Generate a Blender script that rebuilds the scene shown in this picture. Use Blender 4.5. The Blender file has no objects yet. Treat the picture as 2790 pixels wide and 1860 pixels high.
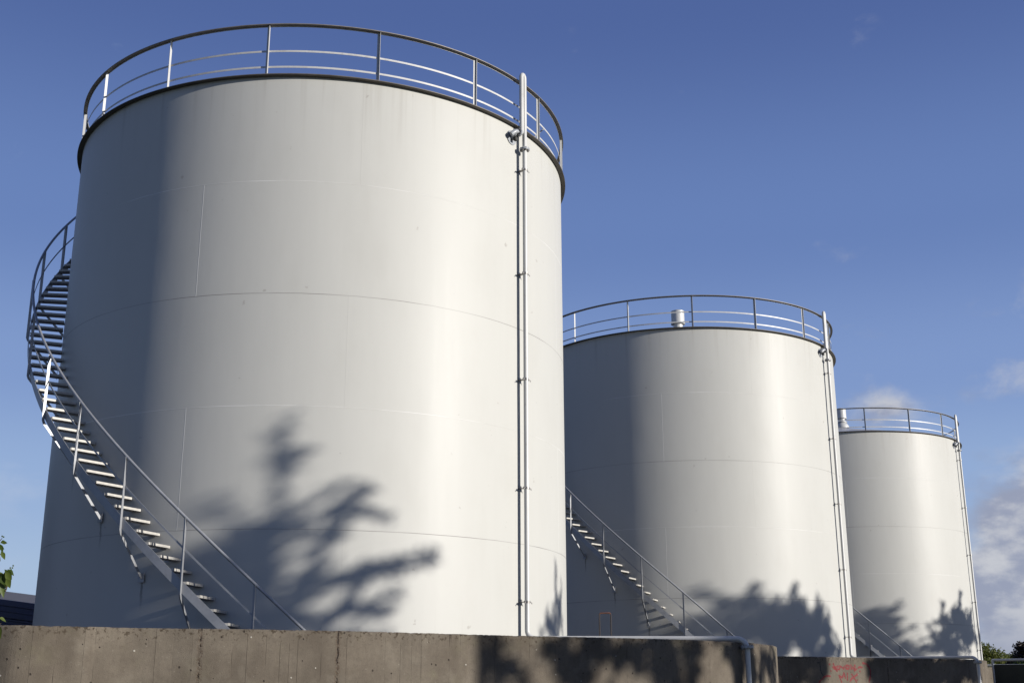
import bpy, bmesh, math, random
from math import sin, cos, pi, radians as R, atan2, sqrt, asin, tan, acos
from mathutils import Vector, Matrix, noise as mn
sc = bpy.context.scene
col = sc.collection
random.seed(7)
# ------------------------------------------------------------------ camera, sky, sun, exposure
EYE = 1.6
FPX, PITCH, ROLL = 3251.6, R(16.158), R(-0.13)
FW = Vector((0, cos(PITCH), sin(PITCH)))
_u0 = Vector((0, -sin(PITCH), cos(PITCH))); _r0 = Vector((1, 0, 0))
RT = _r0 * cos(ROLL) + _u0 * sin(ROLL); UP = _u0 * cos(ROLL) - _r0 * sin(ROLL)
cd = bpy.data.cameras.new('camera'); cam = bpy.data.objects.new('camera', cd); col.objects.link(cam)
cd.sensor_width = 36; cd.lens = FPX / 2790 * 36; cd.clip_end = 3000; cd.clip_start = .05
M = Matrix((RT, UP, -FW)).transposed().to_4x4(); M.translation = Vector((0, 0, EYE)); cam.matrix_world = M
sc.camera = cam
SUN_AZ, SUN_EL = R(64), R(13)          # azimuth from -Y towards +X
S = Vector((sin(SUN_AZ) * cos(SUN_EL), -cos(SUN_AZ) * cos(SUN_EL), sin(SUN_EL)))
sl = bpy.data.lights.new('sun', 'SUN'); sl.energy = 5.0; sl.angle = R(.53); sl.color = (1, .95, .875)
so = bpy.data.objects.new('sun', sl); col.objects.link(so); so.rotation_euler = S.to_track_quat('Z', 'Y').to_euler()
so.location = (0, 0, 60)
sc.view_settings.view_transform = 'Standard'; sc.view_settings.look = 'None'; sc.view_settings.gamma = 1
sc.view_settings.exposure = 0.5
SKY_STR = .053

def ray(xf, yf):
    return FW + RT * ((xf - 1395) / FPX) + UP * ((930 - yf) / FPX)
def at(xf, yf, Y):
    "world point seen at photo pixel (xf, yf), Y metres ahead"
    d = ray(xf, yf); return Vector((0, 0, EYE)) + d * (Y / d.y)

# node helpers ------------------------------------------------------
class NT:
    def __init__(s, nt): s.nt = nt; s.n = nt.nodes; s.l = nt.links
    def put(s, sock, v):
        if isinstance(v, bpy.types.NodeSocket): s.l.new(v, sock)
        elif v is not None:
            if sock.type == 'RGBA' and isinstance(v, (tuple, list)) and len(v) == 3: v = (*v, 1)
            sock.default_value = v
    def new(s, t, ins=None, out=0, **kw):
        n = s.n.new(t)
        for k, v in kw.items(): setattr(n, k, v)
        for k, v in (ins or {}).items(): s.put(n.inputs[k], v)
        return n.outputs[out]
    def m(s, op, a, b=None, c=None, clamp=False):
        n = s.n.new('ShaderNodeMath'); n.operation = op; n.use_clamp = clamp
        for i, v in enumerate((a, b, c)):
            if v is not None: s.put(n.inputs[i], v)
        return n.outputs[0]
    def mix(s, f, a, b, bt='MIX'):
        n = s.n.new('ShaderNodeMix'); n.data_type = 'RGBA'; n.blend_type = bt
        s.put(n.inputs[0], f); s.put(n.inputs[6], a); s.put(n.inputs[7], b); return n.outputs[2]
    def sm(s, x, a, b):
        return s.new('ShaderNodeMapRange', {0: x, 1: a, 2: b, 3: 0., 4: 1.}, interpolation_type='SMOOTHSTEP')
    def noise(s, v, scale, detail=4, rough=.55, out=0, dist=0.):
        return s.new('ShaderNodeTexNoise', {'Vector': v, 'Scale': scale, 'Detail': detail, 'Roughness': rough, 'Distortion': dist}, out)
    def vec(s, x, y, z): return s.new('ShaderNodeCombineXYZ', {0: x, 1: y, 2: z})
    def scalev(s, v, k):
        return s.new('ShaderNodeMapping', {'Vector': v, 'Scale': k})

w = bpy.data.worlds.new('World'); sc.world = w; w.use_nodes = True
w.node_tree.nodes.clear(); t = NT(w.node_tree)
sky = t.n.new('ShaderNodeTexSky'); sky.sky_type = 'NISHITA'; sky.sun_disc = False
sky.sun_elevation = SUN_EL; sky.sun_rotation = pi - SUN_AZ; sky.altitude = 0; sky.air_density = 1.0; sky.dust_density = .4; sky.ozone_density = 1.6
gen = t.new('ShaderNodeTexCoord', out=0)
sep = t.n.new('ShaderNodeSeparateXYZ'); t.l.new(gen, sep.inputs[0])
az = t.m('MULTIPLY', t.m('ARCTAN2', sep.outputs[0], sep.outputs[1]), 180 / pi)
el = t.m('MULTIPLY', t.m('ARCSINE', sep.outputs[2]), 180 / pi)
p2 = t.vec(t.m('MULTIPLY', az, .1), t.m('MULTIPLY', el, .17), 3.7)
n1 = t.noise(p2, 2.6, 9, .56, dist=.25); n2 = t.noise(p2, 6.5, 7, .6)
tot = None
#        az0  el0  saz  sel  amp
for a0, e0, sa, se, am in [(26, 4.6, 5.6, 4.3, 2.3), (17.6, 12.3, 2.0, 1.0, .64), (24, 13.1, 2.2, .9, .50), (24, 1.0, 6, 1.5, .45),
                           (-25, 5.0, 6, 1.1, .52), (-24, 8.4, 5, 1.3, .50), (24, 17, 5, 2.0, .30), (60, 8, 18, 5, .8), (-70, 9, 22, 5, .7), (150, 10, 40, 5, .4)]:
    dx = t.m('DIVIDE', t.m('SUBTRACT', az, a0), sa); dy = t.m('DIVIDE', t.m('SUBTRACT', el, e0), se)
    g = t.m('MULTIPLY', t.m('EXPONENT', t.m('MULTIPLY', t.m('ADD', t.m('MULTIPLY', dx, dx), t.m('MULTIPLY', dy, dy)), -1.)), am)
    tot = g if tot is None else t.m('ADD', tot, g)
f = t.m('ADD', tot, t.m('MULTIPLY', t.m('SUBTRACT', n1, .5), 1.5))
mask = t.m('MULTIPLY', t.sm(f, .22, .85), .92)
rampn = t.n.new('ShaderNodeValToRGB'); cr = rampn.color_ramp; cr.interpolation = 'EASE'
t.put(rampn.inputs[0], t.m('DIVIDE', el, 90.))
for i, (e_, c_) in enumerate([(0, (.42, .55, .74)), (4.5, (.385, .515, .735)), (9, (.31, .44, .71)), (14, (.225, .335, .63)), (21, (.145, .235, .515)), (32, (.082, .138, .365)), (90, (.045, .08, .24))]):
    ce = cr.elements[i] if i < 2 else cr.elements.new(e_ / 90.)
    ce.position = e_ / 90. if i != 1 else 4.5 / 90; ce.color = (*c_, 1)
grad = t.new('ShaderNodeVectorMath', {0: rampn.outputs[0], 1: (.707 / SKY_STR,) * 3}, operation='MULTIPLY')
skyc = t.mix(.88, sky.outputs[0], grad)
bright = t.sm(t.m('ADD', t.m('MULTIPLY', n2, .45), t.m('MULTIPLY', t.noise(p2, 3.4, 5, .5), .85)), .56, .80)
bright = t.m('MULTIPLY', bright, t.sm(el, .5, 4.))
ccol = t.mix(bright, tuple(.707 * v / SKY_STR for v in (.31, .34, .45)), tuple(.707 * v / SKY_STR for v in (.57, .58, .62)))
ccol = t.mix(t.sm(az, -8., -18.), ccol, tuple(.707 * v / SKY_STR for v in (.44, .53, .70)))
final = t.mix(mask, skyc, ccol)
bg = t.n.new('ShaderNodeBackground'); t.l.new(final, bg.inputs[0]); bg.inputs[1].default_value = SKY_STR
wo = t.n.new('ShaderNodeOutputWorld'); t.l.new(bg.outputs[0], wo.inputs[0])

# ------------------------------------------------------------------ object helpers
def tag(o, label=None, cat=None, group=None, kind=None):
    if label: o['label'] = label
    if cat: o['category'] = cat
    if group: o['group'] = group
    if kind: o['kind'] = kind
    return o
def empty(name, loc):
    o = bpy.data.objects.new(name, None); col.objects.link(o); o.location = loc; o.empty_display_size = .3; return o
class MB:
    def __init__(s): s.v = []; s.f = []; s.sm = []
    def add(s, vs, fs, smooth=False):
        b = len(s.v); s.v += [tuple(v) for v in vs]; s.f += [tuple(b + i for i in f) for f in fs]; s.sm += [smooth] * len(fs)
    def box(s, c, hx, hy, hz, X=(1, 0, 0), Y=(0, 1, 0), Z=(0, 0, 1)):
        c = Vector(c); X = Vector(X) * hx; Y = Vector(Y) * hy; Z = Vector(Z) * hz
        vs = [c + X * a + Y * b + Z * d for d in (-1, 1) for b in (-1, 1) for a in (-1, 1)]
        s.add(vs, [(0, 2, 3, 1), (4, 5, 7, 6), (0, 1, 5, 4), (2, 6, 7, 3), (0, 4, 6, 2), (1, 3, 7, 5)])
    def sweep(s, path, prof, frames, closed=False, smooth=False, caps=True):
        "prof: list of (a,b) in the frame (A,B) given for every path point"
        n = len(prof); vs = []
        for P, (A, B) in zip(path, frames):
            for a, b in prof: vs.append(Vector(P) + Vector(A) * a + Vector(B) * b)
        m = len(path); fs = []
        for i in range(m if closed else m - 1):
            j = (i + 1) % m
            for k in range(n): l = (k + 1) % n; fs.append((i * n + k, i * n + l, j * n + l, j * n + k))
        if caps and not closed: fs += [tuple(range(n))[::-1], tuple((m - 1) * n + k for k in range(n))]
        s.add(vs, fs, smooth)
    def tube(s, path, r, n=12, caps=True):
        path = [Vector(p) for p in path]; fr = []; ref = None; m = len(path)
        rr = r if isinstance(r, (list, tuple)) else [r] * m
        for i in range(m):
            d = (path[min(i + 1, m - 1)] - path[max(i - 1, 0)]).normalized()
            if ref is None:
                ref = d.orthogonal().normalized()
            ref = (ref - d * ref.dot(d)).normalized(); fr.append((ref, d.cross(ref)))
        n_ = n; vs = []
        for P, (A, B), q in zip(path, fr, rr):
            for k in range(n_): a = 2 * pi * k / n_; vs.append(P + A * cos(a) * q + B * sin(a) * q)
        fs = [(i * n + k, i * n + (k + 1) % n, (i + 1) * n + (k + 1) % n, (i + 1) * n + k) for i in range(m - 1) for k in range(n)]
        s.add(vs, fs, True)
        if caps: s.add([vs[k] for k in range(n)] , [tuple(range(n))[::-1]]); s.add([vs[(m - 1) * n + k] for k in range(n)], [tuple(range(n))])
    def lathe(s, prof, n=32, c=(0, 0, 0), axis=None, smooth=True):
        c = Vector(c); Zv = Vector(axis or (0, 0, 1)).normalized(); A = Zv.orthogonal().normalized(); B = Zv.cross(A)
        vs = []
        for r, z in prof:
            for k in range(n): a = 2 * pi * k / n; vs.append(c + Zv * z + (A * cos(a) + B * sin(a)) * r)
        fs = [(i * n + k, i * n + (k + 1) % n, (i + 1) * n + (k + 1) % n, (i + 1) * n + k) for i in range(len(prof) - 1) for k in range(n)]
        s.add(vs, fs, smooth)
    def mesh(s, name):
        me = bpy.data.meshes.new(name); me.from_pydata(s.v, [], s.f); me.polygons.foreach_set('use_smooth', s.sm)
        me.update(); return me
    def build(s, name, mat, parent=None, loc=None):
        me = s.mesh(name); me.materials.append(mat)
        o = bpy.data.objects.new(name, me); col.objects.link(o)
        if parent: o.parent = parent
        if loc: o.location = loc
        return o
def share(src, parent, loc=None, rz=None):
    o = src.copy(); col.objects.link(o); o.parent = parent
    if loc is not None: o.location = loc
    if rz is not None: o.rotation_euler = (0, 0, rz)
    return o
def copy_tree(o, parent=None):
    c = o.copy(); col.objects.link(c)
    if parent: c.parent = parent
    for ch in list(o.children): copy_tree(ch, c)
    return c
def edge_split(o, a=35):
    o.data.set_sharp_from_angle(angle=R(a))

# ------------------------------------------------------------------ materials
def mat(name):
    m = bpy.data.materials.new(name); m.use_nodes = True; n = NT(m.node_tree)
    b = m.node_tree.nodes['Principled BSDF']; return m, n, b
def paint(name, c, rough=.4, var=.06, scale=3., dirt=None, bump=0., metal=0., spec=.5, dscale=8.):
    m, n, b = mat(name); oc = n.new('ShaderNodeTexCoord', out=3)
    f = n.noise(oc, scale, 5, .6)
    k = n.new('ShaderNodeMapRange', {0: f, 1: .3, 2: .7, 3: 1 - var, 4: 1 + var})
    cc = n.new('ShaderNodeVectorMath', {0: tuple(v * .73 for v in c), 1: n.vec(k, k, k)}, operation='MULTIPLY')
    if dirt:
        dirt = tuple(v * .73 for v in dirt[:3]) + (dirt[3],)
        g = n.m('MULTIPLY', n.sm(n.noise(oc, dscale, 6, .65), .52, .72), dirt[3]); cc = n.mix(g, cc, dirt[:3])
    n.put(b.inputs['Base Color'], cc); b.inputs['Metallic'].default_value = metal
    n.put(b.inputs['Roughness'], n.m('ADD', rough - .06, n.m('MULTIPLY', f, .12))); b.inputs['Specular IOR Level'].default_value = spec
    if bump:
        n.put(b.inputs['Normal'], n.new('ShaderNodeBump', {'Height': n.noise(oc, dscale * 4, 6, .6), 'Strength': 1., 'Distance': bump}))
    return m
ZB = -.4                                    # tank base and yard floor inside the bund, relative to the eye
TR, RIMZ = 5.2, 10.68
SEAMS = [2.49, 4.55, 6.534, 8.628]
def shell_material():
    m, n, b = mat('white_tank_paint'); oc = n.new('ShaderNodeTexCoord', out=3)
    s = n.n.new('ShaderNodeSeparateXYZ'); n.l.new(oc, s.inputs[0]); x, y, z = s.outputs
    ang = n.m('MULTIPLY', n.m('ARCTAN2', x, n.m('MULTIPLY', y, -1.)), 180 / pi)
    arc = n.m('MULTIPLY', ang, pi / 180 * TR)
    cyl = n.vec(arc, z, 0.)
    big = n.noise(cyl, .35, 3, .5); fine = n.noise(n.scalev(cyl, (3.2, .16, 1)), 2., 6, .6)
    k = n.m('ADD', .955, n.m('ADD', n.m('MULTIPLY', big, .05), n.m('MULTIPLY', fine, .045)))
    c = n.new('ShaderNodeVectorMath', {0: (.385, .383, .361), 1: n.vec(k, k, k)}, operation='MULTIPLY')
    # dirt streaks, rain marks under the seams
    st = n.sm(n.noise(n.scalev(cyl, (9., .5, 1)), 1., 7, .65), .60, .80)
    low = n.sm(z, 5.2, .3)
    c = n.mix(n.m('MULTIPLY', n.m('MULTIPLY', st, low), .28), c, (.23, .22, .20))
    c = n.mix(n.m('MULTIPLY', n.sm(n.noise(cyl, 4.5, 3, .5), .715, .75), .35), c, (.16, .14, .12))
    c = n.mix(n.m('MULTIPLY', n.sm(n.noise(n.scalev(cyl, (1, .45, 1)), .9, 5, .6), .45, .72), .10), c, (.26, .25, .22))
    c = n.mix(n.m('MULTIPLY', n.m('MULTIPLY', n.sm(n.noise(n.scalev(cyl, (5, .12, 1)), 1.2, 4, .6), .52, .75), n.sm(z, RIMZ - ZB - 1.6, RIMZ - ZB)), .22), c, (.20, .18, .15))
    for q_ in range(1, 6):     # drips below the feet of the stair struts
        a0 = .95 - 11.62 * q_; zf = .661 - R(a0) * 5.172 - ZB - .97
        dd = n.sm(n.m('ABSOLUTE', n.m('SUBTRACT', n.m('ADD', ang, n.m('MULTIPLY', n.m('SUBTRACT', n.noise(cyl, 7., 3), .5), .9)), a0)), .42, .12)
        vv = n.m('MULTIPLY', n.sm(z, zf - .55, zf - .1), n.m('LESS_THAN', z, zf + .06))
        c = n.mix(n.m('MULTIPLY', n.m('MULTIPLY', dd, vv), .6), c, (.09, .085, .075))
    bump = 0.
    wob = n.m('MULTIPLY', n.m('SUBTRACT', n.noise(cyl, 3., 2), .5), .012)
    for i, zz in enumerate(SEAMS):  # seam tint: grime and lap shade painted dark, sun-catching ledges painted pale
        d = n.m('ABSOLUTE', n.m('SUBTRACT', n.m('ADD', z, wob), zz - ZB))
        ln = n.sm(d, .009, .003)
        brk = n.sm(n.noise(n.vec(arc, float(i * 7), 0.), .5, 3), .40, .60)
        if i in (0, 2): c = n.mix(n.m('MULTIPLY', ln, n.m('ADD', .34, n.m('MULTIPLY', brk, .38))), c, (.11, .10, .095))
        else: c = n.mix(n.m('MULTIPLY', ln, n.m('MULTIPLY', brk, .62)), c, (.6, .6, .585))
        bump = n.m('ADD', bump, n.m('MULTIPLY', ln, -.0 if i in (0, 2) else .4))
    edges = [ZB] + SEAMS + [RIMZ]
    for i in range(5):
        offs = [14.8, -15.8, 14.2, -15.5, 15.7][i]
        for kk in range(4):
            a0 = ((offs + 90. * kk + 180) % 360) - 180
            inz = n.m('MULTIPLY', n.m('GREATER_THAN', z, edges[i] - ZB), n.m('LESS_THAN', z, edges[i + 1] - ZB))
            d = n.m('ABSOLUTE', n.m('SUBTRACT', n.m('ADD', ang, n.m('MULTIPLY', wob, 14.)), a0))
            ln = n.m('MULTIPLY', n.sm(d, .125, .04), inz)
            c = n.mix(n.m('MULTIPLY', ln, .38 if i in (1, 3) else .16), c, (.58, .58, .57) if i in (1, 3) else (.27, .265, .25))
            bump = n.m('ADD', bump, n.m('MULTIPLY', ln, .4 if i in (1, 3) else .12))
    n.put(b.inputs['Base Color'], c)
    n.put(b.inputs['Roughness'], n.m('ADD', .42, n.m('MULTIPLY', fine, .12)))
    b.inputs['Specular IOR Level'].default_value = .17
    b.inputs['Diffuse Roughness'].default_value = 0.; b.inputs['Coat Weight'].default_value = .012; b.inputs['Coat Roughness'].default_value = .28
    hb = n.m('ADD', n.m('MULTIPLY', bump, .004), n.m('ADD', n.m('MULTIPLY', n.noise(n.scalev(cyl, (1, .5, 1)), 1.3, 3), .003), n.m('MULTIPLY', n.noise(n.scalev(cyl, (6, 1, 1)), 1.5, 3), .0005)))
    n.put(b.inputs['Normal'], n.new('ShaderNodeBump', {'Height': hb, 'Strength': 1., 'Distance': 1.}))
    return m
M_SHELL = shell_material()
M_WHITE = paint('white_pipe_paint', (.55, .55, .535), .42, .07, 2., (.30, .28, .25, .35), .0008)
M_RAIL = paint('grey_rail_paint', (.54, .54, .53), .45, .08, 3., (.25, .22, .18, .4), .0006)
M_RIM = paint('shade_dark_steel_edge', (.14, .125, .11), .6, .25, 3., (.06, .05, .04, .6), .001, .2)  # steel colour darkened for the shade under the overhang, plus dirt mottling
M_TOPRAIL = paint('dark_top_rail', (.26, .235, .205), .55, .2, 4., (.08, .065, .05, .5), .001, .2)  # top rail darker and browner than the posts and mid rails
M_STAIR = paint('galvanised_stair_steel', (.35, .36, .38), .45, .12, 5., (.2, .2, .2, .3), .0006, .35)
M_TREAD = paint('pale_tread_grating', (.52, .50, .46), .6, .15, 9., (.2, .17, .13, .6), .001, .1)
M_BOLT = paint('zinc_bolts', (.30, .29, .28), .4, .2, 20., (.15, .09, .05, .5), 0, .6)
M_GREYPIPE = paint('grey_pipe_paint', (.36, .38, .41), .38, .08, 3., (.2, .18, .16, .3), .0006)
M_DARK = paint('dark_opening', (.03, .03, .028), .8)
M_RUST = paint('rusty_steel', (.16, .055, .025), .75, .3, 15., (.10, .05, .03, .7), .001)

# ------------------------------------------------------------------ one storage tank
V12 = Vector((10.012, 15.865, 0))
C0 = Vector((-4.108, 24.72, 0))
def pol(r, deg, z=0.): a = R(deg); return Vector((r * sin(a), -r * cos(a), z))
HZ = RIMZ - ZB
tank = empty('storage_tank', C0 + Vector((0, 0, EYE + ZB)))
# shell: courses of rolled plate, slightly out of true
mb = MB(); NSEG = 320; zs = []; edges = [0] + [s_ - ZB for s_ in SEAMS] + [HZ]
for i in range(5):
    a, b_ = edges[i], edges[i + 1]; k = max(4, int((b_ - a) / .26))
    for j in range(k): zs.append((a + (b_ - a) * j / k, i))
zs.append((HZ, 4))
vs = []
for z, ci in zs:
    for k in range(NSEG):
        a = 2 * pi * k / NSEG
        q = Vector((cos(a) * 4.2, sin(a) * 4.2, z * .5))
        r = TR + .0035 * mn.noise(q) + .0012 * mn.noise(q * 2.7 + Vector((0, 0, ci * 5.)))
        vs.append((r * sin(a), -r * cos(a), z))
mb.add(vs, [(i * NSEG + k, i * NSEG + (k + 1) % NSEG, (i + 1) * NSEG + (k + 1) % NSEG, (i + 1) * NSEG + k) for i in range(len(zs) - 1) for k in range(NSEG)], True)
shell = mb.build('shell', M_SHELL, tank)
# conical roof
mb = MB(); prof = [(TR + .02, HZ + .006)]
for i in range(1, 13):
    r = TR * (1 - i / 12.); prof.append((max(r, .02), HZ + .012 + 1.25 * (1 - r / TR)))
mb.lathe(prof, 96); roof = mb.build('roof', M_WHITE, tank)
mb = MB()
mb.lathe([(TR + .012, HZ - .004), (TR + .101, HZ - .004), (TR + .104, HZ - .002), (TR + .104, HZ + .012), (TR + .101, HZ + .014), (TR - .05, HZ + .014)], 256, smooth=False)
rim = mb.build('roof_rim', M_RIM, tank)
# vent
vb = MB(); z0 = HZ + 1.25
vb.lathe([(.33, z0 - .03), (.33, z0 + .05), (.31, z0 + .09), (.24, z0 + .20), (.19, z0 + .25)], 32)
vb.lathe([(.19, z0 + .25), (.25, z0 + .25), (.25, z0 + .28), (.165, z0 + .28), (.165, z0 + .50)], 32, smooth=False)
vent = vb.build('roof_vent', M_WHITE, tank); edge_split(vent)
vb = MB(); zc = z0 + .44
vb.lathe([(.17, zc + .03), (.245, zc), (.25, zc + .005), (.25, zc + .035), (.232, zc + .04), (.232, zc + .46), (.238, zc + .465), (.238, zc + .48), (.1, zc + .53), (.001, zc + .535)], 32, smooth=True)
vcap = vb.build('vent_cap', M_WHITE, vent); edge_split(vcap, 30)
# guard rail
def ring_frames(r, z, n=192, a0=0, a1=360, zf=None):
    P = []; F = []
    for k in range(n + 1 if (a1 - a0) < 360 else n):
        d = a0 + (a1 - a0) * k / n; zz = zf(d) if zf else z
        P.append(pol(r, d, zz)); F.append((pol(1, d), Vector((0, 0, 1))))
    return P, F
GH = 1.05
mb = MB()
P, F = ring_frames(TR, HZ + GH)
mb.sweep(P, [(-.008, -.012), (.072, -.012), (.072, 0), (-.008, 0)], F, closed=True)
guard = mb.build('guardrail', M_TOPRAIL, tank)
mb = MB(); P, F = ring_frames(TR, HZ + GH - .0125)
mb.sweep(P, [(-.008, -.022), (-.002, -.022), (-.002, 0), (-.008, 0)], F, closed=True)
lip = mb.build('rail_lip', M_RAIL, guard)
for zz in (.52, .20):
    mb = MB(); P, F = ring_frames(TR - .002, HZ + zz)
    mb.sweep(P, [(-.006, -.019), (0, -.019), (0, .019), (-.006, .019)], F, closed=True)
    mb.build('mid_rail', M_RAIL, guard)
mb = MB()
mb.sweep([(0, 0, 0), (0, 0, GH - .014)], [(0, 0), (.05, 0), (.05, .05), (.044, .05), (.044, .006), (0, .006)], [((1, 0, 0), (0, -1, 0))] * 2)
mb.box((.0, -.02, .006), .05, .035, .006)
post0 = None
ga = [-4.2 + 22.3 * k for k in range(-7, 9)]
for a in ga:
    loc = pol(TR, a, HZ + .015)
    if post0 is None: post0 = mb.build('post', M_RAIL, guard); post0.location = loc; post0.rotation_euler = (0, 0, R(a))
    else: share(post0, guard, loc, R(a))
# small diagonal brace of the rail near the pipe
mb = MB(); mb.tube([pol(TR - .05, 68, HZ + .55), pol(TR - .5, 66, HZ + .10)], .014, 8); mb.build('rail_brace', M_RAIL, guard)
# spiral stair
SR = 5.83; SLO = 5.172
def zt(d): return .661 - R(d) * SLO - ZB
A_TOP, A_BOT = -110., 9.
def helix(r, dz, a0, a1, n): 
    P = []; F = []
    for k in range(n + 1):
        d = a0 + (a1 - a0) * k / n; P.append(pol(r, d, zt(d) + dz)); F.append((pol(1, d), Vector((0, 0, 1))))
    return P, F
mb = MB(); P, F = helix(SR, 0, A_BOT, A_TOP, 150)
mb.sweep(P, [(-.006, -.18), (.004, -.18), (.004, 0), (-.006, 0)], F)
stringer = mb.build('stair_stringer', M_STAIR, tank)
# tread with front plate, back plate and bars, local x = tangent, y = inward
tb = MB(); L = SR - .008 - TR
tb.box((.100, L / 2, -.02), .004, L / 2 - .012, .020); tb.box((-.100, L / 2, -.02), .003, L / 2 - .012, .018)
tb.box((0, .004, -.022), .097, .003, .02); tb.box((0, L - .016, -.022), .097, .003, .02)
for i in range(6): tb.box((-.072 + i * .0288, L / 2, -.016), .0025, L / 2 - .02, .0125)
for i in range(13): tb.box((0, .05 + i * (L - .1) / 12, -.006), .095, .0025, .003)
tr0 = None; k = 0
d = 7.95
while d > A_TOP + 1:
    loc = pol(SR - .008, d, zt(d) - .035)
    if tr0 is None: tr0 = tb.build('tread', M_TREAD, stringer); tr0.location = loc; tr0.rotation_euler = (0, 0, R(d))
    else: share(tr0, stringer, loc, R(d))
    d -= 2.35
mb = MB(); P, F = helix(SR + .02, .985, A_BOT + 1, A_TOP, 170); mb.tube(P, .0245, 12); srail = mb.build('stair_rail', M_STAIR, tank)
mb = MB(); P, F = helix(SR + .012, .50, A_BOT + 1, A_TOP, 150); mb.sweep(P, [(-.004, -.019), (.004, -.019), (.004, .019), (-.004, .019)], F)
mb.build('mid_rail', M_STAIR, srail)
# stair posts: bent bars that run down outside the stringer, then back to the shell as struts
pb = MB(); lx = .022
path = [(0, .0, .97), (0, 0, -.22), (0, .02, -.27), (0, .61, -.93)]
Lp = [(-lx, .003), (-lx, -.003), (lx - .006, -.003), (lx - .006, -.045), (lx, -.045), (lx, .003)]
fr = [((1, 0, 0), (0, 1, 0)), ((1, 0, 0), (0, .98, .15)), ((1, 0, 0), (0, .9, .42)), ((1, 0, 0), (0, .75, .67))]
pb.sweep(path, Lp, fr)
pb.box((0, .6, -.925), .06, .004, .08)
for s_ in (-.06, -.14): pb.lathe([(.0, -.012), (.011, -.012), (.011, -.004)], 8, (0, -.004, s_), (0, 1, 0), False)
sp0 = None
for k in range(10):
    d = .95 - 11.62 * k; loc = pol(SR + .008, d, zt(d))
    if sp0 is None: sp0 = pb.build('stair_post', M_STAIR, srail); sp0.location = loc; sp0.rotation_euler = (0, 0, R(d))
    else: share(sp0, srail, loc, R(d))
tag(tank, 'largest and nearest white storage tank, with spiral stair rising on its left flank', 'storage tank', 'white storage tanks')

# ------------------------------------------------------------------ foam pipe of a tank: riser with gooseneck, run over the wall, down leg
def arc_pts(P0, P1, P2, r, n=8):
    "points rounding the corner P1 between P0 and P2"
    a = (P0 - P1).normalized(); b = (P2 - P1).normalized(); th = a.angle(b); dd = r / tan(th / 2)
    A = P1 + a * dd; B = P1 + b * dd; cdir = (a + b).normalized(); Cc = P1 + cdir * (r / sin(th / 2)); out = []
    va = A - Cc; vb_ = B - Cc; om = va.angle(vb_)
    for i in range(n + 1):
        s_ = i / n; out.append(Cc + (va * sin((1 - s_) * om) + vb_ * sin(s_ * om)) / sin(om))
    return out
_bm = []
def bolt_mesh():
    if not _bm:
        b_ = MB(); b_.lathe([(0, -.04), (.009, -.04), (.009, -.033), (.017, -.033), (.017, -.02), (.009, -.02), (.009, .02), (.017, .02), (.017, .033), (.009, .033), (.009, .04), (0, .04)], 6, smooth=False)
        me = b_.mesh('bolt'); me.materials.append(M_BOLT); _bm.append(me)
    return _bm[0]
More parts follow.
